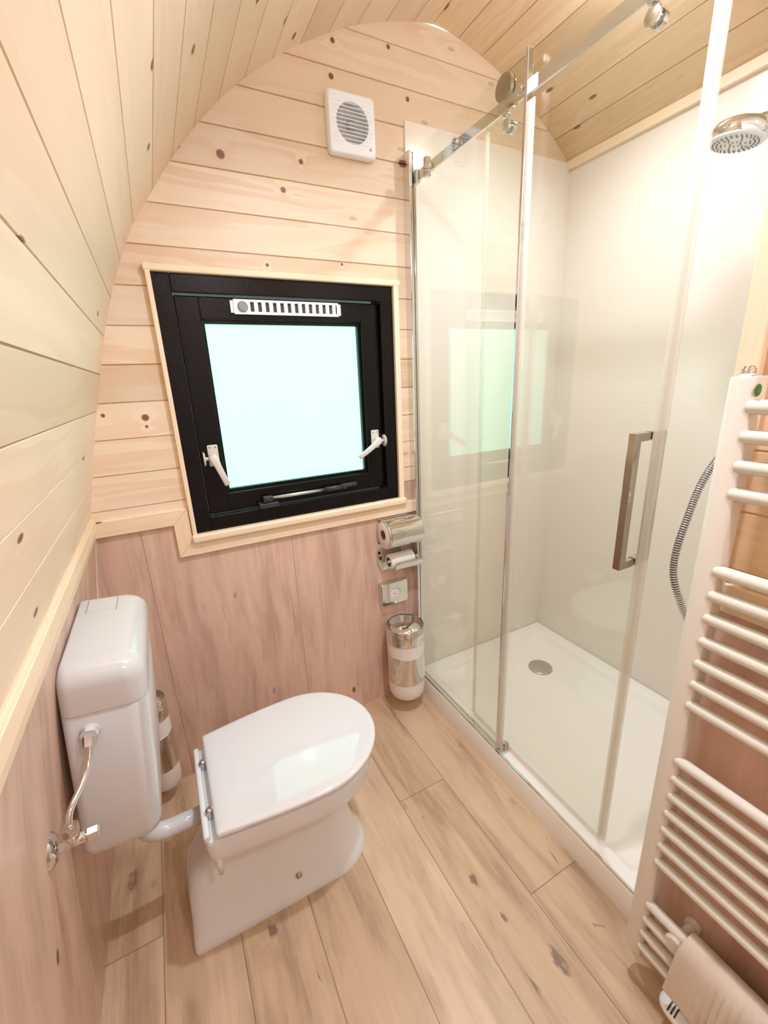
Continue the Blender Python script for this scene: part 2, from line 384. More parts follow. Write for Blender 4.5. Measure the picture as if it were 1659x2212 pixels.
def y_wall(Y, x0f, x1f, zs, uvmode, hole=None, mi=0, mb=None, notch=(), dirn=1, uoff=0):
    """vertical wall at constant Y, x limits as functions of z, horizontal V grooves at notch"""
    mb = mb or MB(); zz = sorted(set(zs)); zz = [z for z in zz if all(abs(z - c_) > .003 for c_ in notch)]
    lo_, hi_ = zz[0], zz[-1]
    for c_ in notch:
        if lo_ < c_ < hi_: zz += [c_ - .0022, c_ - .0007, c_ + .0007, c_ + .0022]
    zz.sort(); yy = {z: Y + (dirn * .0055 if any(abs(z - c_) < .0013 for c_ in notch) else 0) for z in zz}
    for a, b_ in zip(zz, zz[1:]):
        spans = [(x0f(a), x1f(a), x0f(b_), x1f(b_))]
        if hole and a >= hole[2] - 1e-6 and b_ <= hole[3] + 1e-6:
            spans = [(x0f(a), hole[0], x0f(b_), hole[0]), (hole[1], x1f(a), hole[1], x1f(b_))]
        for (p, q, r, s_) in spans:
            P = [(p, yy[a], a), (q, yy[a], a), (s_, yy[b_], b_), (r, yy[b_], b_)]
            mb.quad(P, [(x[0] + uoff, x[2]) if uvmode == 'h' else (x[2] + uoff, x[0]) for x in P], mi)
    return mb
HOLE = (.050, .856, .973, 1.782)
seams = [SEAM0 + k * SEAMW for k in range(0, 14)]
L_ = lambda z: arch_x(z) - .012
R_ = lambda z: min(arch_xr(z) + .012, 1.76)
mb = y_wall(YF + .003, L_, lambda z: 1.76, [0, .3, .6, .9, .973, 1.0, 1.04], 'v', HOLE)
zs = [1.04 + .03 * i for i in range(51)] + [1.782, 2.56, 2.575]
zs = [z for z in zs if z <= 2.575]
y_wall(YF, L_, R_, zs, 'h', HOLE, 1, mb, seams)
struct(mb.build('wall_far', [M_lam, M_pine_far]), 'window wall, oak laminate below and horizontal pine boards above')

mb = MB(); mb.quad([(-.38, YB, 0), (.93, YB, 0), (.93, YF + .01, 0), (-.38, YF + .01, 0)], [(YB, -.38), (YB, .93), (YF + .01, .93), (YF + .01, -.38)])
struct(mb.build('floor', M_floor), 'oak plank laminate floor')

# wall behind the camera with a plain door
mb = y_wall(YB, lambda z: arch_x(z), lambda z: .93, [0, .5, 1.03] + [1.03 + .04 * i for i in range(1, 38)], 'h', None, 0, None, seams, -1)
struct(mb.build('wall_back', M_pine_part))
d = MB().box((.02, YB + .001, .01), (.76, YB + .035, 2.0), .004); dd = struct(d.build('door_1', M_white), 'plain white door behind the camera')
# partition carrying the radiator, shower cubicle behind it
XP, YP = .868, .385
mb = MB()
for z0, z1 in ((0, 1.04),): mb.quad([(XP, YB, z0), (XP, YP, z0), (XP, YP, z1), (XP, YB, z1)], [(z0 + 7, YB), (z0 + 7, YP), (z1 + 7, YP), (z1 + 7, YB)], 0)
zz = [1.04, 2.555]; zl = sorted(zz + [c_ + d_ for c_ in seams if 1.05 < c_ < 2.55 for d_ in (-.0024, -.0008, .0008, .0024)])
for a, b_ in zip(zl, zl[1:]):
    xa = XP + .006 + (.004 if any(abs(a - c_) < .0012 for c_ in seams) else 0); xb = XP + .006 + (.004 if any(abs(b_ - c_) < .0012 for c_ in seams) else 0)
    mb.quad([(xa, YB, a), (xa, YP, a), (xb, YP, b_), (xb, YB, b_)], [(YB + 5, a), (YP + 5, a), (YP + 5, b_), (YB + 5, b_)], 1)
struct(mb.build('wall_partition', [M_lam, M_pine_part]), 'partition wall behind the towel radiator')
mb = y_wall(YP, lambda z: XP, lambda z: min(1.76, arch_xr(z)), [0, 1, 2, 2.2] + [2.2 + .03 * i for i in range(1, 12)] + [2.555], 'h')
struct(mb.build('wall_shower_near', M_white_panel), 'near white shower wall carrying the hand shower')
mb = MB().box((.922, YF - .006, .06), (1.74, YF + .002, 2.293))
struct(mb.build('wall_shower_far', M_white_panel), 'far white shower wall panel')
mb = MB().quad([(1.735, YP, 0), (1.735, YF + .01, 0), (1.735, YF + .01, 2.32), (1.735, YP, 2.32)])
struct(mb.build('wall_shower_right', M_white_panel), 'right white shower wall')
mb = MB().box((1.716, YP, 2.266), (1.735, YF, 2.300), .003, uvf=lambda p: (p[1], p[2]))
struct(mb.build('trim_1', M_trim), 'pine cove strip along the top of the right shower wall')

# ---- trims
hz = lambda p: (p[0], p[2] * 1.0 + p[1])
vt = lambda p: (p[2], p[0] + p[1])
mb = MB()
def prism(mb, poly, y0, y1, uvf, bev=.002):
    bm = bmesh.new(); f = [bm.verts.new((x, y0, z)) for x, z in poly]; fc = bm.faces.new(f)
    r = bmesh.ops.extrude_face_region(bm, geom=[fc])
    for v in r['geom']:
        if isinstance(v, bmesh.types.BMVert): v.co.y = y1
    bmesh.ops.recalc_face_normals(bm, faces=bm.faces)
    bmesh.ops.bevel(bm, geom=list(bm.edges), offset=bev, segments=1, affect='EDGES')
    mb.bm(bm, False, 0, uvf)
yt = YF - .012
prism(mb, [(-.240, 1.018), (-.010, 1.018), (.040, 1.070), (-.240, 1.070)], YF + .004, yt, hz)
prism(mb, [(-.010, 1.0175), (-.010, .903), (.040, .953), (.040, 1.0695)], YF + .004, yt, vt)
prism(mb, [(-.0095, .9025), (.918, .9025), (.918, .953), (.0405, .953)], YF + .004, yt, hz)
struct(mb.build('trim_2', M_trim), 'pine rail between boards and laminate stepping down under the window')
mb = MB()
mb.box((.042, YF - .020, .950), (.056, YF + .004, 1.800), .003, uvf=vt)
mb.box((.850, YF - .020, .950), (.872, YF + .004, 1.800), .003, uvf=vt)
mb.box((.038, YF - .021, 1.779), (.878, YF + .004, 1.798), .004, uvf=hz)
mb.box((.038, YF - .030, .948), (.880, YF + .004, .976), .008, 3, uvf=hz)
struct(mb.build('trim_3', M_trim), 'slim pine casing and sill around the black window')
mb = MB()
# rail along the left wall, two steps
for (za, zb, th) in ((1.018, 1.052, .0035), (1.050, 1.080, .0095)):
    xa, xb = arch_x(za), arch_x(zb)
    P = [(xa - .004, za), (xa + th, za), (xb + th, zb), (xb - .004, zb)]
    bm = bmesh.new(); f = [bm.verts.new((x, YB, z)) for x, z in P]; fc = bm.faces.new(f)
    r = bmesh.ops.extrude_face_region(bm, geom=[fc])
    for v in r['geom']:
        if isinstance(v, bmesh.types.BMVert): v.co.y = YF
    bmesh.ops.recalc_face_normals(bm, faces=bm.faces); bmesh.ops.bevel(bm, geom=list(bm.edges), offset=.003, segments=2, affect='EDGES')
    mb.bm(bm, False, 0, lambda p: (p[1], p[2]))
struct(mb.build('trim_4', M_trim), 'pine rail along the left wall above the laminate')
mb = MB().box((XP - .007, YB, 1.016), (XP + .004, YP - .004, 1.072), .003, uvf=lambda p: (p[1], p[2]))
struct(mb.build('trim_5', M_trim), 'pine rail on the partition behind the radiator')
mb = MB().box((XP - .010, YP - .030, 1.05), (XP + .008, YP + .004, 2.54), .003, uvf=vt)
struct(mb.build('trim_6', M_trim), 'upright pine corner strip at the end of the partition')

# ------------------------------------------------------------------ window
W = thing('window_1', (.452, YF + .03, .976), 'square black wooden window with frosted glass in the boarded wall', None, None, 'structure')
def frame(mb, x0, x1, z0, z1, wx, wz, y0, y1, bev=.003):
    mb.box((x0, y0, z0), (x0 + wx, y1, z1), bev); mb.box((x1 - wx, y0, z0), (x1, y1, z1), bev)
    mb.box((x0 + wx - .001, y0, z0), (x1 - wx + .001, y1, z0 + wz), bev); mb.box((x0 + wx - .001, y0, z1 - wz), (x1 - wx + .001, y1, z1), bev)
mb = MB(); frame(mb, .054, .852, .975, 1.779, .052, .052, YF - .006, YF + .075); mb.build('window_frame', M_black, W)
mb = MB(); frame(mb, .108, .798, 1.030, 1.724, .070, .066, YF + .018, YF + .070); s_ = mb.build('sash', M_black, W)
mb = MB(); frame(mb, .176, .730, 1.094, 1.660, .012, .014, YF + .030, YF + .060, .002); mb.build('glazing_bead', M_black, s_)
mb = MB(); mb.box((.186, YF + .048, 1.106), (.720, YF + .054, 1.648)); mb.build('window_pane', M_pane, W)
# slotted trickle vent
v_ = MB(); y0, y1 = YF + .006, YF + .014
X0, X1, Z0, Z1 = .280, .638, 1.674, 1.718
zs0, zs1 = Z0 + .008, Z1 - .007
v_.box((X0, y0, Z0), (X1, y1, zs0), 0); v_.box((X0, y0, zs1), (X1, y1, Z1), 0)
sx = X0 + .052; v_.box((X0, y0, zs0), (sx, y1, zs1))
n = 12; pit = (X1 - .010 - sx) / n
for k in range(n): v_.box((sx + pit * k + pit * .5, y0, zs0), (sx + pit * (k + 1) + (0.004 if k == n - 1 else 0), y1, zs1))
v_.box((X1 - .010, y0, zs0), (X1, y1, zs1)); v_.box((X0 - .010, y0 + .003, Z0 + .004), (X0, y1, Z1 - .004)); v_.box((X1, y0 + .003, Z0 + .004), (X1 + .010, y1, Z1 - .004))
V = v_.build('vent_grille', M_white, W)
vb = MB(); vb.box((X0 + .005, YF + .0142, Z0 + .002), (X1 - .005, YF + .0185, Z1 - .002)); vb.build('vent_shade_sheet', M_slot, V)  # dark sheet painting the shade seen through the slots
kb = MB(); prof_ = [(.0, -.006), (.014, -.006), (.0165, -.003), (.017, 0.0)]
kb.lathe(prof_, (X0 + .028, y0, (Z0 + Z1) / 2), 'Y', 10, False); kb.build('vent_knob', M_grey, V)
# two lever handles
def lever(px, pz, dx, dz, side):
    mb = MB(); mb.box((px - .017, YF + .010, pz - .040), (px + .017, YF + .017, pz + .032), .004, 2)
    for sx_, sz_ in ((-.009, .024), (.009, .024), (-.006, -.030)): mb.lathe([(0, -.001), (.003, -.001), (.0035, .001)], (px + sx_, YF + .0102, pz + sz_), 'Y', 10, mi=1)
    h = mb.build('window_handle', [M_lever, M_grey], W)
    a = Vector((px - .004 * side, YF - .012, pz - .008)); b_ = a + Vector((dx, -.006, dz))
    mb = MB(); mb.tube([(a.x, YF + .012, a.z), (a.x, YF - .014, a.z)], .013, 16)
    d_ = (b_ - a).normalized(); side_v = Vector((0, 1, 0)).cross(d_).normalized(); rings = []
    for t_, wd, th in ((-.10, .009, .005), (-.02, .0135, .008), (.12, .014, .008), (.3, .011, .006), (.7, .010, .005), (.97, .0095, .0045), (1.0, .008, .003)):
        c_ = a + (b_ - a) * t_ + Vector((0, -.004 - .006 * math.sin(min(max(t_, 0), 1) * math.pi), 0)); r_ = []
        for k in range(12):
            th_ = 2 * math.pi * k / 12; cx, cy = math.cos(th_), math.sin(th_)
            cx = math.copysign(abs(cx) ** .6, cx); cy = math.copysign(abs(cy) ** .6, cy)
            r_.append(c_ + side_v * wd * cx + Vector((0, 1, 0)) * th * cy)
        rings.append(r_)
    mb.loft(rings); mb.build('lever', M_lever, h)
    mb = MB(); sx0 = px - side * .034
    mb.lathe([(0, 0), (.022, 0), (.024, .003), (.020, .006), (0, .007)], (sx0, YF + .006, pz - .012), 'X', 24)
    mb.tube([(sx0, YF + .006, pz - .012), (px - side * .015, YF + .004, pz - .012)], .006, 10)
    mb.build('catch', M_lever, h)
lever(.150, 1.236, .032, -.096, 1)
lever(.762, 1.232, -.092, -.056, -1)
# telescopic stay
mb = MB(); ys = YF - .002
mb.tube([(.315, ys, 1.058), (.535, ys, 1.058)], .0065, 14); st = mb.build('window_stay', M_alu, W)
mb = MB(); mb.box((.292, ys - .010, 1.046), (.325, ys + .010, 1.068), .003); mb.box((.275, ys - .014, 1.026), (.345, YF + .03, 1.044), .003); mb.lathe([(0, -.002), (.006, -.002), (.007, 0)], (.305, ys - .010, 1.057), 'Y', 12)
mb.tube([(.530, ys, 1.058), (.605, ys, 1.058)], .0095, 14); mb.box((.600, ys - .006, 1.049), (.618, ys + .006, 1.066), .002)
mb.box((.600, YF + .001, 1.052), (.668, YF + .018, 1.068), .004); mb.tube([(.610, ys, 1.058), (.610, YF + .016, 1.058)], .006, 10)
for xx in (.635, .655): mb.lathe([(0, -.001), (.0035, -.001), (.004, .001)], (xx, YF + .001, 1.060), 'Y', 10)
mb.build('stay_bracket', M_darkgrey, st)

# ------------------------------------------------------------------ extractor fan
FX0, FX1, FZ0, FZ1 = .634, .798, 2.152, 2.318
fc = ((FX0 + FX1) / 2, (FZ0 + FZ1) / 2 + .002); yf = YF - .028; hole_r = .056
T = thing('extractor_fan', (fc[0], YF, FZ0), 'square white extractor fan high on the pine wall with glowing red light', 'fan')
def rrect(cx, cz, hx, hz_, r, n):
    """n points of a rounded rectangle, evenly by angle"""
    out = []
    for k in range(n):
        th = 2 * math.pi * k / n; c_, s__ = math.cos(th), math.sin(th)
        lo, hi = 0, 2
        for _ in range(30):
            m_ = (lo + hi) / 2; x, z = abs(m_ * c_), abs(m_ * s__)
            qx, qz = x - (hx - r), z - (hz_ - r)
            dd_ = (math.hypot(max(qx, 0), max(qz, 0)) + min(max(qx, qz), 0)) - r
            if dd_ > 0: hi = m_
            else: lo = m_
        out.append((cx + lo * c_, cz + lo * s__))
    return out
N = 72; mb = MB()
hw = (FX1 - FX0) / 2; hh = (FZ1 - FZ0) / 2
circ = [(fc[0] + hole_r * math.cos(2 * math.pi * k / N), fc[1] + hole_r * math.sin(2 * math.pi * k / N)) for k in range(N)]
rg = [[(x, YF - .001, z) for x, z in rrect(fc[0], fc[1] - .002, hw, hh, .012, N)],
      [(x, yf + .006, z) for x, z in rrect(fc[0], fc[1] - .002, hw, hh, .012, N)],
      [(x, yf + .001, z) for x, z in rrect(fc[0], fc[1] - .002, hw - .004, hh - .004, .012, N)],
      [(x, yf, z) for x, z in rrect(fc[0], fc[1] - .002, hw - .010, hh - .010, .012, N)],
      [(x, yf, z) for x, z in circ], [(x, yf + .020, z) for x, z in circ]]
mb.loft([[Vector(p) for p in r_] for r_ in rg], False, False)
for k in range(14):
    z = fc[1] - .075 + k * .0115
    if abs(z - fc[1]) < hole_r:
        dx = math.sqrt(hole_r ** 2 - (z - fc[1]) ** 2); mb.box((FX0 + .012, yf - .0012, z - .0008), (fc[0] - dx, yf + .001, z + .0008)); mb.box((fc[0] + dx, yf - .0012, z - .0008), (FX1 - .012, yf + .001, z + .0008))
    elif z > fc[1] - .062: mb.box((FX0 + .012, yf - .0012, z - .0008), (FX1 - .012, yf + .001, z + .0008))
mb.build('fan_cover', M_white, T, auto=40)
mb = MB(); rot = Matrix.Rotation(math.radians(8), 3, 'X')
for k in range(11):
    z = fc[1] - .0525 + k * .0105; dx = math.sqrt(max(hole_r ** 2 - (z - fc[1]) ** 2, 1e-6))
    mb.box((fc[0] - dx, yf + .001, z - .0010), (fc[0] + dx, yf + .0065, z + .0008), rot=rot)
mb.build('fan_louvres', M_white, T)
mb = MB(); mb.lathe([(0, 0), (hole_r, 0)], (fc[0], yf + .019, fc[1]), 'Y', 40)
mb.lathe([(0, -.012), (.012, -.010), (.016, -.002), (.016, 0)], (fc[0], yf + .018, fc[1]), 'Y', 24); mb.build('fan_duct', plain('duct_plastic', (.42, .41, .41), .5), T)
mb = MB(); mb.lathe([(0, -.0015), (.0042, -.0012), (.005, .001)], (FX1 - .022, yf, FZ0 + .024), 'Y', 16); mb.build('indicator_light', M_led, T)

# ------------------------------------------------------------------ toilet
TY = 1.030
T = thing('toilet', (.12, TY, 0), 'white ceramic floor toilet with closed lid beside the wall-hung cistern', 'toilet')
def dshape(xb, xf, hw_b, hw_m, z, n=56, yc=TY, blunt=.04, frontlen=None):
    """D outline: straight back at xb, widest at middle, round front at xf"""
    out = []; fl = frontlen or (hw_m * 1.02); xm = xf - fl
    half = []
    half.append((xb, 0.0)); 
    for k in range(1, 4): half.append((xb, (hw_b - blunt) * k / 3))
    for k in range(1, 6):
        a = math.pi / 2 * k / 5; half.append((xb + blunt * (1 - math.cos(a)), hw_b - blunt + blunt * math.sin(a)))
    x1 = xb + blunt
    for k in range(1, 7):
        t_ = k / 6; half.append((x1 + (xm - x1) * t_, hw_b + (hw_m - hw_b) * math.sin(t_ * math.pi / 2)))
    for k in range(1, 15):
        a = math.pi / 2 * k / 14; half.append((xm + fl * math.sin(a), hw_m * math.cos(a)))
    L = [(x, y) for x, y in half]; R = [(x, -y) for x, y in reversed(half[1:-1])]
    return [Vector((x, yc + y, z)) for x, y in L + R]
secs = [ # z, xb, xf, hwb, hwm, blunt
    (0.0, -.152, .384, .114, .120, .012), (.012, -.154, .383, .115, .119, .012), (.030, -.152, .374, .111, .112, .018), (.075, -.148, .350, .090, .101, .03),
    (.150, -.143, .334, .078, .095, .035), (.190, -.132, .329, .073, .092, .04), (.215, -.112, .330, .071, .093, .04), (.245, -.086, .335, .074, .098, .04), (.275, -.074, .350, .088, .112, .035),
    (.298, -.070, .378, .110, .138, .035), (.318, -.069, .404, .138, .162, .03), (.332, -.071, .414, .150, .172, .025), (.352, -.072, .419, .156, .176, .022), (.398, -.073, .420, .158, .178, .020), (.406, -.070, .416, .155, .175, .018), (.408, -.060, .408, .150, .168, .015)]
rings = [dshape(a[1], a[2], a[3], a[4], a[0], blunt=a[5]) for a in secs]
mb = MB(); mb.loft(rings)
# raised ledge behind the hinges
mb.build('bowl', M_ceramic, T, auto=50)
mb = MB(); mb.box((-.074, TY - .150, .402), (-.058, TY + .150, .424), .006, 3); mb.build('rear_ledge', M_ceramic, T, auto=50)
mb = MB()
mb.loft([dshape(-.035, .428, .160, .184, z, blunt=.02) if i in (1, 2) else dshape(-.031, .424, .156, .180, z, blunt=.018) for i, z in enumerate((.4085, .411, .424, .427))])
mb.build('seat', M_seat, T, auto=50)
mb = MB()
def lidring(ins, z): return dshape(-.044 + ins, .440 - ins, .171 - ins, .196 - ins, z, blunt=.006 + ins * .3, frontlen=.21 - ins)
lr = [lidring(.004, .4275), lidring(0, .430), lidring(0, .438), lidring(.0015, .4408), lidring(.005, .4427)] + [lidring(i_, .4530 - .27 * (.19 - i_) ** 2) for i_ in (.010, .02, .035)]
lc_ = Vector((.205, TY, 0)); edge_ = lidring(.035, 0)
for s_ in (.88, .75, .62, .49, .36, .23, .10): lr.append([Vector((lc_.x + (p.x - lc_.x) * s_, lc_.y + (p.y - lc_.y) * s_, .4530 - .27 * (.155 * s_) ** 2)) for p in edge_])
mb.loft(lr); mb.build('lid', M_seat, T, auto=60)
for yy in (.944, 1.108):
    mb = MB(); mb.tube([(-.052, yy, .408), (-.052, yy, .428)], .009, 18); mb.lathe([(0, .010), (.006, .009), (.010, .004), (.0105, 0)], (-.052, yy, .428), 'Z', 18)
    mb.tube([(-.052, yy, .434), (-.036, yy, .434)], .0055, 12); h = mb.build('hinge', M_chrome, T)
mb = MB(); mb.lathe([(0, -.004), (.006, -.004), (.009, -.002), (.0095, .004)], (.140, TY - .1035, .072), 'Y', 18); mb.lathe([(.0, -.0055), (.004, -.0055), (.0045, -.003)], (.140, TY - .1035, .072), 'Y', 12)
mb.build('fixing_bolt', M_chrome_dark, T)
mb = MB(); mb.tube([(-.050, .880, .345), (-.050, .880, .292)], .007, 14, radii=[.008, .006]); mb.build('seat_bolt', M_seat, T)

# ------------------------------------------------------------------ cistern (hung on the left wall, leaning with it)
T = thing('toilet_cistern', (0, 0, 0), 'white plastic cistern hung on the left laminate wall beside the toilet', 'cistern')
TL = Vector((-.286, 1.022, .535)); T['_o'] = [0, 0, 0]
rotT = Matrix.Rotation(math.radians(5.5), 3, 'Y')
def tk(p): return rotT @ Vector(p) + TL
def rr(hx0, hx1, hy, r_front, r_back, z, n=8):
    pts = []
    for (cx, cy, rr_, a0) in ((hx1 - r_front, hy - r_front, r_front, 0), (hx0 + r_back, hy - r_back, r_back, 90), (hx0 + r_back, -hy + r_back, r_back, 180), (hx1 - r_front, -hy + r_front, r_front, 270)):
        for k in range(n + 1):
            a = math.radians(a0 + 90 * k / n); pts.append(tk((cx + rr_ * math.cos(a), cy + rr_ * math.sin(a), z)))
    return pts
mb = MB()
body = [(.000, .016, .117, .148), (.003, .008, .132, .159), (.012, .002, .141, .167), (.030, 0, .144, .170), (.345, 0, .144, .1735), (.347, .001, .1425, .172)]
mb.loft([rr(a[1], a[2], a[3], .034, .02, a[0]) for a in body]); mb.build('cistern_body', M_tank, T, auto=45)
mb = MB()
top = [(.3475, .001, .1425, .172), (.349, 0, .1452, .1747), (.400, 0, .1452, .1747)]
R0 = .042
ringsT = [rr(a[1], a[2], a[3], .036, .02, a[0]) for a in top]
for k in range(1, 8):
    a = math.radians(90 * k / 7); ins = R0 * (1 - math.cos(a)); ringsT.append(rr(ins * .25, .1452 - ins, .1747 - ins, max(.040 - ins * .5, .012), max(.02 - ins * .3, .008), .400 + R0 * math.sin(a)))
mb.loft(ringsT); mb.build('cistern_lid', M_tank, T, auto=45)
mb = MB()
def tbox(mb, a, b_, bev):
    bm = bmesh.new(); bmesh.ops.create_cube(bm, size=1.0)
    for v in bm.verts: v.co = Vector([(a[i] + b_[i]) / 2 + v.co[i] * (b_[i] - a[i]) for i in range(3)])
    if bev: bmesh.ops.bevel(bm, geom=list(bm.edges), offset=bev, segments=2, affect='EDGES')
    for v in bm.verts: v.co = tk(v.co)
    mb.bm(bm)
tbox(mb, (.026, .070, .4405), (.084, .134, .4428), .001); B = mb.build('flush_button', M_tank, T)
mb = MB(); tbox(mb, (.0245, .062, .4400), (.0260, .1335, .4424), 0); mb.build('button_gap', M_grey, B); mb = MB(); tbox(mb, (.084, .062, .4400), (.0855, .1335, .4424), 0); mb.build('button_gap', M_grey, B)
# flush pipe
mb = MB(); p0 = tk((.072, 0, .01))
pth = [p0, p0 + Vector((0, 0, -.06))] + bez(p0 + Vector((0, 0, -.10)), p0 + Vector((0, 0, -.19)), Vector((-.185, 1.028, .338)), Vector((-.125, 1.03, .338)), 12) + [Vector((-.060, 1.03, .338))]
mb.tube(pth, .0225, 24); mb.tube([tk((.072, 0, .006)), tk((.072, 0, -.022))], .032, 24); mb.build('flush_pipe', M_tank, T)
# inlet nut on the near face
mb = MB(); c0 = tk((.044, -.1730, .310)); yv = Vector((0, -1, 0))
mb.lathe([(0, 0), (.017, 0), (.017, .004), (.0, .004)], c0, yv, 24); mb.lathe([(.0, .004), (.0145, .004), (.0145, .016), (0, .016)], c0, yv, 6, False); mb.build('inlet_nut', M_tank, T)

# ------------------------------------------------------------------ angle valve and braided hose
xw = arch_x(.72)
vz, vy = .722, .732
T = thing('angle_valve', (xw, vy, vz), 'chrome water shut-off valve with bent pipe below the cistern', 'valve')
T['_o'] = [xw, vy, vz]
mb = MB(); mb.lathe([(.0, .010), (.012, .011), (.022, .008), (.029, .002), (.0295, -.004)], (xw, vy, vz), 'X', 32); mb.build('wall_rosette', M_chrome, T)
mb = MB(); mb.tube([(xw + .004, vy, vz), (xw + .056, vy, vz)], .009, 18); mb.tube([(xw + .014, vy, vz), (xw + .026, vy, vz)], .012, 6, smooth=False)
mb.tube([(xw + .034, vy, vz - .002), (xw + .034, vy, vz + .018)], .010, 16); mb.tube([(xw + .034, vy, vz + .016), (xw + .034, vy + .002, vz + .032)], .0125, 6, smooth=False)
mb.build('valve_body', M_chrome, T)
mb = MB(); mb.tube([(xw + .052, vy, vz), (xw + .055, vy, vz), (xw + .070, vy, vz), (xw + .073, vy, vz)], .014, 8, radii=[.010, .014, .0135, .010], smooth=False); mb.build('valve_knob', M_chrome, T)
ce = tk((.044, -.1730, .310)) + Vector((0, -.016, 0))
mb = MB(); cn = ce + Vector((0, -.008, -.006)); p0_ = Vector((xw + .034, vy + .002, vz + .03)); hp = bez(p0_, p0_ + Vector((-.001, .004, .045)), cn + Vector((-.004, -.028, -.065)), cn, 20)
mb.tube(hp, .0052, 16); mb.tube([ce + Vector((0, .001, .002)), ce + Vector((0, -.014, -.012))], .0115, 6, smooth=False); mb.build('supply_pipe', M_chrome, T)

# ------------------------------------------------------------------ paper holders, bag dispenser, bins on the far wall
def cyl_shell(mb, x0, x1, yc, zc, r, a0, a1, th=.0015, n=32):
    pr_o = []; 
    for (x, rr_) in ((x0, r - th), (x0, r), (x1, r), (x1, r - th), (x0, r - th)):
        pr_o.append([Vector((x, yc + rr_ * math.cos(a0 + (a1 - a0) * k / n), zc + rr_ * math.sin(a0 + (a1 - a0) * k / n))) for k in range(n + 1)])
    vs = [p for r_ in pr_o for p in r_]; m = n + 1; fs = [(i * m + k, i * m + k + 1, (i + 1) * m + k + 1, (i + 1) * m + k) for i in range(4) for k in range(n)]
    mb.faces(vs, fs, True)
def roll(name, x0, x1, yc, zc, r, rc, label, group=None, seal=M_paper):
    T = thing(name, (x0, yc, zc), label, 'toilet paper', group)
    mb = MB(); mb.lathe([(rc, 0), (r - .003, 0), (r, .003), (r, x1 - x0 - .003), (r - .003, x1 - x0), (rc, x1 - x0)], (x0, yc, zc), 'X', 40); mb.build('paper', seal, T, auto=50)
    mb = MB(); mb.lathe([(rc, 0), (rc, x1 - x0), (rc - .0012, x1 - x0), (rc - .0012, 0), (rc, 0)], (x0, yc, zc), 'X', 30); mb.lathe([(0, .03), (rc, .03)], (x0, yc, zc), 'X', 24); mb.build('core', M_card, T)
yc = YF - .062
T = thing('toilet_paper_holder', (.82, YF, .845), 'chrome covered paper holder just under the window sill, above the smaller one', 'paper holder', 'chrome paper holders')
mb = MB(); cyl_shell(mb, .752, .902, yc, .845, .060, math.radians(-25), math.radians(205)); cyl_shell(mb, .752, .902, yc, .845, .060, math.radians(205), math.radians(262)); mb.build('cover', M_chrome, T, auto=40)
mb = MB(); mb.box((.750, YF - .005, .800), (.895, YF + .002, .905), .002); mb.build('back_plate', M_chrome, T)
mb = MB(); mb.lathe([(.024, .0), (.055, .0), (.060, .003), (.061, .008), (.058, .010)], (.741, yc, .845), 'X', 40); mb.build('end_ring', M_chrome, T)
roll('toilet_roll', .7405, .895, yc, .845, .056, .021, 'full white toilet roll inside the upper chrome covered holder')
T = thing('toilet_paper_holder', (.80, YF, .72), 'small chrome paper holder with flap below the covered roll holder', 'paper holder', 'chrome paper holders')
mb = MB(); bm = bmesh.new()
PX0, PX1, PZ0, PZ1 = .738, .856, .655, .785
pl = [(PX0 + .02, PZ0 - .0), (PX1, PZ0 + .02), (PX1, PZ1), (PX0 + .006, PZ1), (PX0, PZ1 - .008), (PX0, PZ0 + .04)]
prism(mb, [(x, z) for x, z in pl], YF + .002, YF - .004, hz, .001); mb.build('back_plate', M_chrome, T)
mb = MB(); y2 = YF - .045
mb.tube([(.765, y2, .712), (.912, y2, .712)], .006, 12); mb.box((.900, y2 - .006, .706), (.911, YF, .718), .002)
mb.build('roll_arm', M_chrome, T)
mb = MB(); cyl_shell(mb, .784, .915, y2, .708, .042, math.radians(168), math.radians(240)); mb.build('flap', M_chrome, T, auto=40)
roll('toilet_roll', .770, .885, y2, .712, .033, .021, 'nearly empty toilet roll hanging in the smaller lower chrome holder')
T = thing('bag_dispenser', (.803, YF, .548), 'chrome box dispensing white hygiene bags, between paper holder and waste bin', 'dispenser')
N = 48; cx, cz = .806, .550; yb = YF - .030
circ = [(cx + .026 * math.cos(2 * math.pi * k / N), cz + .024 * math.sin(2 * math.pi * k / N)) for k in range(N)]
mb = MB(); ro = lambda i_: rrect(.8035, .549, .0655 - i_, .0525 - i_, .006, N)
mb.loft([[Vector((x, YF + .001, z)) for x, z in ro(0)], [Vector((x, yb + .002, z)) for x, z in ro(0)], [Vector((x, yb, z)) for x, z in ro(.002)], [Vector((x, yb, z)) for x, z in circ], [Vector((x, yb + .004, z)) for x, z in circ]], False, False)
mb.build('dispenser_case', M_chrome, T, auto=30)
mb = MB(); rings = []
for k, (rr_, dy) in enumerate(((.030, .006), (.024, .004), (.014, .0055), (.004, .002))):
    rings.append([Vector((cx + rr_ * math.cos(2 * math.pi * j / 24), yb + dy + .002 * math.sin(j * 2.1 + k), cz + rr_ * math.sin(2 * math.pi * j / 24))) for j in range(24)])
mb.loft(rings, False, True); mb.build('bag', M_paper, T)

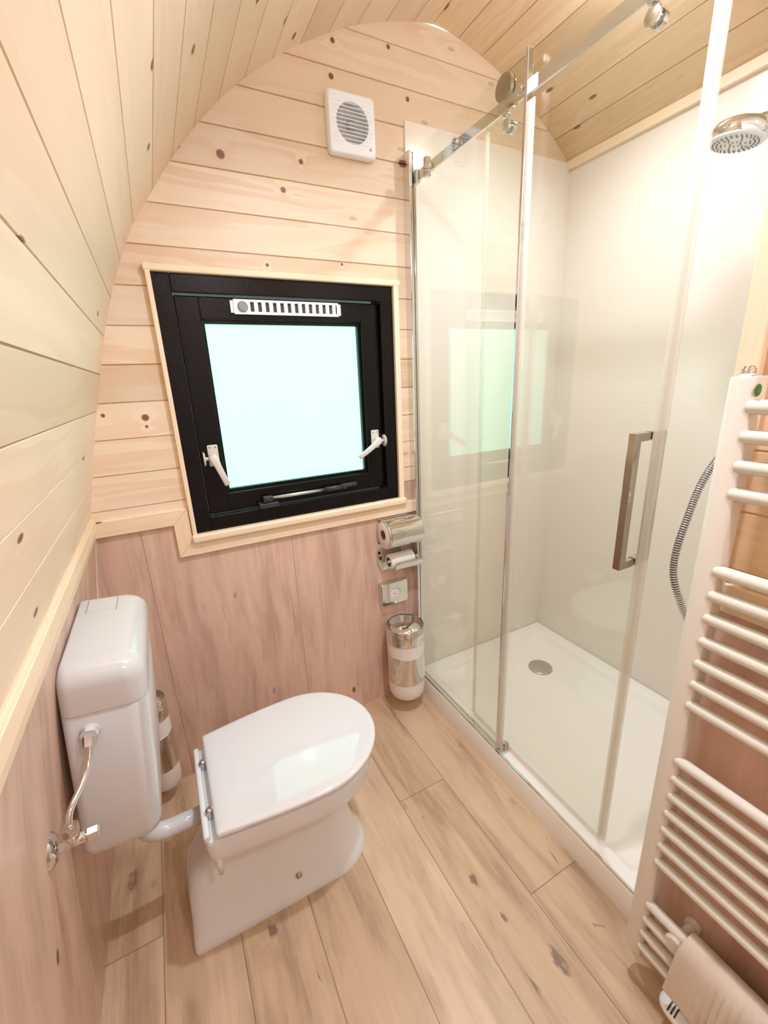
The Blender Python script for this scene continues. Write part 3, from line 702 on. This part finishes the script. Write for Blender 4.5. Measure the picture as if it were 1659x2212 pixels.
def bin_(cx_, cy_, z0, r, h, label, name='waste_bin', cat='bin'):
    T = thing(name, (cx_, cy_, z0), label, cat)
    o = (cx_, cy_, z0)
    zb, zc1, zc2, zl = .0, h * .25, h * .63, h * .80
    mb = MB(); mb.lathe([(0, 0), (r * .70, .001), (r * .86, .008), (r * .945, .022), (r * .975, .045), (r * .985, zc1), (r * .985, zc2), (r * .995, zl)], o, 'Z', 56); mb.build('bucket', M_frost, T, auto=60)
    mb = MB(); mb.lathe([(r * .985, zc1), (r * 1.004, zc1 + .001), (r * 1.004, zc2 - .001), (r * .985, zc2)], o, 'Z', 56); mb.build('chrome_band', M_chrome, T, auto=40)
    mb = MB(); mb.lathe([(r * .99, zl - .002), (r * 1.02, zl), (r * 1.02, h - .002), (r * 1.0, h), (r * .965, h), (r * .955, h - .010), (r * .95, h - .012)], o, 'Z', 56); Ld = mb.build('lid_ring', M_chrome, T, auto=40)
    mb = MB(); mb.lathe([(0, -.0035), (r * .95, -.0035)], (cx_, cy_, z0 + h - .002), (0, .0, 1), 48)
    mb.lathe([(0, -.0065), (r * .95, -.0065), (r * .95, -.0035)], (cx_, cy_, z0 + h - .002), (0, .0, 1), 48); mb.build('lid_flap', M_chrome, Ld)
    mb = MB(); mb.box((cx_ - .025, cy_ + r * .9, z0 + h * .45), (cx_ + .025, YF + .003, z0 + h * .75), .004); mb.build('wall_bracket', M_chrome, T)
    return T
bin_(.811, 1.436, .072, .083, .357, 'white and chrome wall-hung waste bin beside the shower door, under the dispenser')
bin_(-.190, 1.470, .066, .050, .372, 'slim white and chrome brush holder half hidden behind the cistern', 'toilet_brush_holder', 'brush holder')

# ------------------------------------------------------------------ shower tray
T = thing('shower_tray', (1.32, .96, 0), 'low white acrylic shower tray with raised rim and drain', 'shower tray')
x0, x1, y0, y1 = .915, 1.733, YP + .001, YF - .007
def rring(ins, z, r, n=10):
    pts = []; a0_, a1_, b0_, b1_ = x0 + ins, x1 - ins, y0 + ins, y1 - ins
    for (cx, cy, s_) in ((a1_ - r, b1_ - r, 0), (a0_ + r, b1_ - r, 90), (a0_ + r, b0_ + r, 180), (a1_ - r, b0_ + r, 270)):
        for k in range(n + 1):
            a = math.radians(s_ + 90 * k / n); pts.append(Vector((cx + r * math.cos(a), cy + r * math.sin(a), z)))
    return pts
mb = MB()
mb.loft([rring(0, 0, .004), rring(0, .090, .004), rring(.002, .094, .004), rring(.005, .095, .004), rring(.052, .095, .03), rring(.058, .093, .035), rring(.070, .074, .045), rring(.085, .062, .055), rring(.10, .058, .06), rring(.25, .054, .06)], True, True)
mb.build('tray_basin', M_tray, T, auto=40)
mb = MB(); mb.lathe([(.0, .007), (.050, .0065), (.056, .004), (.057, 0)], (1.477, 1.262, .0545), 'Z', 48); mb.build('drain_cover', M_drain, T)

# ------------------------------------------------------------------ shower screen: fixed panel with rail
T = thing('shower_screen', (.93, 1.25, .095), 'fixed clear glass shower panel fastened to the window wall with chrome rail', 'shower screen')
GX0, GX1 = .927, .933
mb = MB().box((GX0, .962, .106), (GX1, 1.507, 2.186), .0006); mb.build('glass_panel', M_glass, T)
mb = MB(); mb.box((.914, 1.497, .096), (.926, YF + .0035, 2.196), .001); mb.box((.934, 1.497, .096), (.944, YF - .006, 2.196), .001); mb.box((.918, 1.516, .096), (.944, YF - .006, 2.196), .001)
mb.box((.912, 1.487, .096), (.9245, 1.500, 2.193), .002); mb.build('wall_profile', M_chrome, T)
mb = MB(); mb.box((.921, .957, .106), (.940, .966, 2.186), .002); mb.build('edge_profile', M_chrome, T)
mb = MB(); mb.box((.934, .944, .112), (.939, .968, 2.086), .001); mb.build('edge_seal', M_seal, T)
mb = MB(); mb.box((.939, .405, 2.103), (.947, 1.503, 2.133), .0015, 2); mb.build('rail', M_chrome, T)
mb = MB(); mb.box((.934, 1.478, 2.099), (.952, 1.512, 2.139), .003); 
mb.build('rail_bracket', M_chrome, T)
for yy in (1.25, .99): mb = MB(); mb.tube([(.924, yy, 2.118), (.942, yy, 2.118)], .011, 20); mb.build('rail_fixing', M_chrome, T)
mb = MB(); mb.box((.933, 1.415, 2.095), (.953, 1.432, 2.152), .002); mb.tube([(.928, 1.405, 2.118), (.955, 1.405, 2.118)], .013, 20); mb.build('rail_stop', M_chrome, T)
mb = MB(); mb.box((.918, YP + .003, .0945), (.925, YF - .008, .1035), .0015); mb.box((.934, .963, .0945), (.941, YF - .008, .1045), .0015); mb.build('bottom_profile', M_chrome, T)
mb = MB(); mb.box((.918, .935, .096), (.968, .965, .104), .002); mb.box((.948, .940, .100), (.951, .962, .124), .001); mb.box((.963, .940, .100), (.966, .962, .124), .001); mb.build('door_guide', M_chrome, T)

# ------------------------------------------------------------------ sliding door
T = thing('sliding_shower_door', (.957, .84, .12), 'clear glass sliding shower door hanging from rollers, with square chrome handle', 'shower door')
mb = MB().box((.954, .548, .122), (.960, 1.140, 2.168), .0006); mb.build('glass_pane', M_glass, T)
mb = MB(); mb.box((.952, .543, .122), (.962, .549, 2.168), .001); mb.box((.953, .536, .122), (.961, .544, 2.168), .002)
mb.build('edge_seal', M_seal, T)
mb = MB(); mb.box((.9515, .549, .122), (.9535, .561, 2.168), .0005); mb.box((.9605, .549, .122), (.9625, .561, 2.168), .0005); mb.build('seal_lip', M_seal, T)
mb = MB(); mb.box((.951, 1.134, .122), (.963, 1.143, 2.10), .002); mb.build('edge_seal', M_seal, T)
mb = MB(); mb.box((.9545, .55, .106), (.9595, 1.138, .124), .001); mb.build('bottom_seal', M_seal, T)
for yy in (1.058, .672):
    mb = MB(); mb.lathe([(0, 0), (.029, 0), (.030, .002), (.030, .010), (.024, .012), (.024, .016), (.029, .017), (.029, .018), (0, .018)], (.936, yy, 2.158), 'X', 36)
    r_ = mb.build('roller', M_chrome_dark, T, auto=35)
    mb = MB(); mb.tube([(.938, yy, 2.158), (.968, yy, 2.158)], .011, 18); mb.build('roller_axle', M_chrome, r_)
    mb = MB(); mb.lathe([(0, -.004), (.008, -.004), (.016, 0), (.017, .003), (.014, .007), (.008, .010), (.008, .024)], (.942, yy - .006, 2.076), 'X', 28); mb.tube([(.960, yy - .006, 2.076), (.972, yy - .006, 2.076)], .014, 20)
    mb.box((.938, yy - .012, 2.094), (.952, yy + .004, 2.1025), .001); mb.build('lift_stop', M_chrome, T, auto=35)
# handle both sides
HZ0, HZ1 = 1.010, 1.318
mb = MB()
for (xa, xb) in ((.902, .922), ):
    mb.box((xa, .566, HZ0 - .012), (xb, .584, HZ1), .0012); 
    mb.box((xb - .001, .566, HZ0 - .012), (.9535, .584, HZ0 + .006), .001); mb.box((xb - .001, .566, HZ1 - .018), (.9535, .584, HZ1), .001)
h = mb.build('handle', M_chrome_dark, T)
mb = MB(); mb.box((.993, .566, HZ0 - .012), (1.013, .584, HZ1), .0012); mb.box((.9605, .566, HZ0 - .012), (.994, .584, HZ0 + .006), .001); mb.box((.9605, .566, HZ1 - .018), (.994, .584, HZ1), .001)
mb.build('inner_handle', M_chrome_dark, T)

# ------------------------------------------------------------------ hand shower on its riser rail, mixer
HC = Vector((1.205, .622, 1.912))
T = thing('hand_shower', tuple(HC), 'chrome hand shower with white spray face, high in the shower at the right', 'hand shower')
ax = Vector((-.10, .12, -.985)).normalized()
mb = MB(); mb.lathe([(.0, -.034), (.030, -.033), (.046, -.026), (.0535, -.012), (.0545, -.002), (.053, .002)], HC, ax, 44); 
hdir = Vector((.62, -.78, .12)).normalized()
pth = [HC + ax * -.016 + hdir * .035, HC + ax * -.018 + hdir * .06, HC + ax * -.016 + hdir * .09, HC + ax * -.006 + hdir * .13, HC + ax * .010 + hdir * .19, HC + ax * .03 + hdir * .255]
mb.tube(spline(pth, 6), .012, 20, radii=[.019 - .007 * min(i / 10, 1) for i in range(31)]); mb.build('shower_head', M_chrome, T, auto=60)
mb = MB(); mb.lathe([(.053, .000), (.052, .0045), (.046, .0065), (.0, .0075)], HC, ax, 44); fce = mb.build('spray_face', M_white, T)
e1 = ax.orthogonal().normalized(); e2 = ax.cross(e1); mb = MB()
for ring, cnt in ((.010, 8), (.018, 14), (.026, 20), (.034, 24), (.041, 28)):
    for k in range(cnt):
        if ring > .012 and (k * 12 // cnt) % 2 == 0 and ring < .03: continue
        a = 2 * math.pi * k / cnt + ring * 8; c_ = HC + (e1 * math.cos(a) + e2 * math.sin(a)) * ring + ax * .0062
        mb.lathe([(.0016, 0), (.0015, .003), (0, .0032)], c_, ax, 6)
mb.build('nozzles', M_grey, fce)
hend = HC + ax * .03 + hdir * .255
RX = 1.365
hose = spline([hend - hdir * .006, hend + hdir * .03 + Vector((0, 0, -.03)), (1.33, .405 + .02, 1.70), (1.19, .43, 1.42), (1.045, .478, 1.25), (.965, .474, 1.13), (.932, .466, 1.04), (.937, .448, .975), (.985, .432, .90), (1.10, .42, .87), (1.22, .425, .95), (1.26, .43, 1.05)], 24)
mb = MB(); mb.tube(hose, .0066, 14, radii=None)
mb2 = MB()
dist = 0; acc = 0
mb.build('hose', plain('hose_core', (.12, .12, .13), .35, 1.0), T)
nxt = 0.0; vs_all = MB()
for a, b_ in zip(hose, hose[1:]):
    seg = (b_ - a).length
    while nxt < dist + seg:
        t_ = (nxt - dist) / seg; c_ = a + (b_ - a) * t_; vs_all.lathe([(.0064, -.0014), (.0082, -.0008), (.0082, .0008), (.0064, .0014)], c_, (b_ - a).normalized(), 12); nxt += .0052
    dist += seg
vs_all.build('hose_winding', M_chrome, T)
T = thing('riser_rail', (RX, YP, 1.4), 'chrome riser rail on the near shower wall holding the hand shower', 'shower rail')
mb = MB(); mb.tube([(RX, YP + .045, 1.30), (RX, YP + .045, 1.98)], .0105, 18)
for zz_ in (1.31, 1.97): mb.tube([(RX, YP - .002, zz_), (RX, YP + .045, zz_)], .012, 16)
mb.build('rail_bar', M_chrome, T); mb = MB(); mb.box((RX - .018, YP + .028, 1.865), (RX + .018, YP + .065, 1.915), .006); mb.build('slider', M_chrome, T)
T = thing('shower_mixer', (1.26, YP, 1.09), 'chrome thermostatic mixer bar on the near shower wall', 'tap')
mb = MB(); mb.tube([(1.13, YP + .05, 1.09), (1.39, YP + .05, 1.09)], .021, 24); mb.build('mixer_body', M_chrome, T)
for xx in (1.12, 1.40): mb = MB(); mb.tube([(xx - .028, YP + .05, 1.09), (xx + .028, YP + .05, 1.09)], .024, 20); mb.build('knob', M_chrome, T)
for xx in (1.185, 1.335): mb = MB(); mb.lathe([(.032, -.001), (.032, .004), (.012, .012), (.012, .04)], (xx, YP, 1.09), 'Y', 24); mb.build('wall_union', M_chrome, T)

# ------------------------------------------------------------------ towel radiator
T = thing('towel_radiator', (.84, .1, .11), 'tall white ladder towel radiator on the partition wall at the right', 'radiator')
def upright(yc_):
    mb = MB(); n = 10; pr_ = []
    # D section: flat rear, gently rounded front
    for k in range(n + 1):
        a = -math.pi / 2 + math.pi * k / n; pr_.append((.806 - .010 * math.cos(a), yc_ + .019 * math.sin(a)))
    pr_ += [(.834, yc_ + .019), (.838, yc_ + .015), (.838, yc_ - .015), (.834, yc_ - .019)]
    mb.loft([[Vector((x * (1 - s) + .82 * s, y * (1 - s) + yc_ * s, z)) for x, y in pr_] for z, s in ((.108, .12), (.110, 0), (1.430, 0), (1.433, .06))]); return mb
mb = upright(.349); mb.build('upright', M_rad, T, auto=40)
mb = upright(-.149); mb.build('upright', M_rad, T, auto=40)
BZ = [1.388, 1.343, 1.296, 1.251, 1.114, 1.068, 1.023, .976, .929, .883, .836, .700, .654, .608, .562, .516, .469, .421, .283, .234, .188, .142]
for z in BZ:
    mb = MB(); mb.tube([(.806, .338, z), (.806, .336, z), (.806, -.136, z), (.806, -.138, z)], .0112, 18, radii=[.009, .0112, .0112, .009]); mb.build('bar', M_rad, T)
for z, yy in ((.262, .268), (1.32, .29), (.262, -.08), (1.32, -.09)):
    mb = MB(); mb.tube([(.822, yy, z), (.870, yy, z)], .010, 16); mb.lathe([(0, 0), (.015, 0), (.016, .003), (.016, .012), (0, .012)], (.855, yy, z), 'X', 24)
    mb.lathe([(0, -.008), (.016, -.008), (.0195, -.004), (.0195, .001), (0, .001)], (.796, yy, z - .0), 'X', 24) if z < 1 else None
    mb.tube([(.795, yy, z), (.825, yy, z)], .006, 12); mb.build('wall_bracket', M_rad, T, auto=40)
mb = MB(); mb.lathe([(0, .0012), (.0088, .0010), (.0092, 0)], (.8065, .3295, 1.413), (0, -1, 0), 24)
mb.build('badge', M_green, T)
mb = MB(); mb.tube([(.82, .352, 1.432), (.82, .352, 1.444)], .010, 16); mb.lathe([(0, .006), (.007, .004), (.0085, 0)], (.82, .352, 1.444), 'Z', 16); mb.build('air_vent', M_chrome, T)
# thermostat head
mb = MB(); rg = []; tc = Vector((.795, .272, .088))
for k, (d_, r_) in enumerate(((0, .004), (.003, .013), (.010, .020), (.022, .0245), (.040, .026), (.100, .026), (.12, .022), (.122, .01))):
    rg.append([tc + Vector((r_ * math.cos(2 * math.pi * j / 28), -d_, r_ * .95 * math.sin(2 * math.pi * j / 28))) for j in range(28)])
mb.loft(rg); TH = mb.build('thermostat', M_white, T)
mb = MB()
for d_ in (.024, .031, .038): 
    n = 10; w_ = .0262; 
    for k in range(n):
        a0 = math.radians(95 + 60 * k / n); a1 = math.radians(95 + 60 * (k + 1) / n)
        mb.quad([tc + Vector((w_ * math.cos(a), -y_, w_ * .95 * math.sin(a))) for a, y_ in ((a0, d_), (a1, d_), (a1, d_ + .003), (a0, d_ + .003))])
mb.build('scale_marks', M_darkgrey, TH)
mb = MB(); mb.tube([(.815, .150, .094), (.815, .10, .094), (.815, .09, .11)], .010, 14); mb.build('heating_stub', M_chrome, T)

# towel draped over the lower bar
def towel():
    mb = MB(); ny, ns = 260, 60; Ya, Yb_ = .252, -.12
    prof = [(.772, .150), (.773, .18), (.775, .22), (.780, .270), (.788, .292), (.800, .3025), (.815, .301), (.829, .288), (.836, .25), (.838, .20), (.838, .15)]
    pc = spline([(a, b_, 0) for a, b_ in prof], 6); vs = []; fs = []
    for i in range(ny + 1):
        t_ = i / ny
        for j, p in enumerate(pc):
            s_ = j / (len(pc) - 1); drop = 1 - s_ / .5 if s_ < .5 else 0
            y = Ya + (Yb_ - Ya) * t_ + .012 * drop
            amp = min(1, max(t_ - .10, 0) * 7) * (.25 + .75 * max(drop, .0))
            rip = .0032 * math.sin(y * 480 + 1.3 * math.sin(y * 31)) + .003 * math.sin(y * 150 + 2 + s_ * 2)
            x = p.x - abs(amp) * (rip + .006) * (1 if s_ < .5 else -.2)
            z = p.y + amp * .003 * math.sin(y * 150) + (.004 * math.sin(y * 22) if s_ < .1 else 0)
            vs.append(Vector((x, y, z)))
    m = len(pc)
    for i in range(ny):
        for j in range(m - 1): fs.append((i * m + j, i * m + j + 1, (i + 1) * m + j + 1, (i + 1) * m + j))
    mb.faces(vs, fs, True); o = mb.build('towel', M_towel)
    md = o.modifiers.new('thick', 'SOLIDIFY'); md.thickness = .004; md.offset = 1
    o['label'] = 'beige ribbed cotton towel draped over the lowest group of radiator bars'; o['category'] = 'towel'
    return o
towel()

# ------------------------------------------------------------------ downlights in the boarded arch
for (l, t_) in SPOTS:
    z = arch_z(l[0]); sx = -1 if l[0] < RIDGE else 1
    T = thing('downlight', (l[0], l[1], z), {0: 'small round downlight over the toilet side', 1: 'small round downlight over the shower', 2: 'added fill downlight near the door, behind the camera'}[SPOTS.index((l, t_))], 'ceiling light', 'downlights')
    mb = MB(); mb.lathe([(.030, -.030), (.042, -.034), (.044, -.030), (.044, .03), (.030, .03), (.030, -.030)], (l[0], l[1], z), 'Z', 36); mb.build('bezel', M_chrome, T)
    mb = MB(); mb.lathe([(0, -.020), (.030, -.020)], (l[0], l[1], z), 'Z', 30); tt_ = NT('lamp_lens'); tt_.bsdf(Base_Color=(1, .9, .8), Emission_Color=(1, .82, .62), Emission_Strength=12.0); mb.build('lamp_lens', tt_.m, T)

for o in bpy.data.objects:
    if '_o' in o: del o['_o']
bpy.context.view_layer.update()
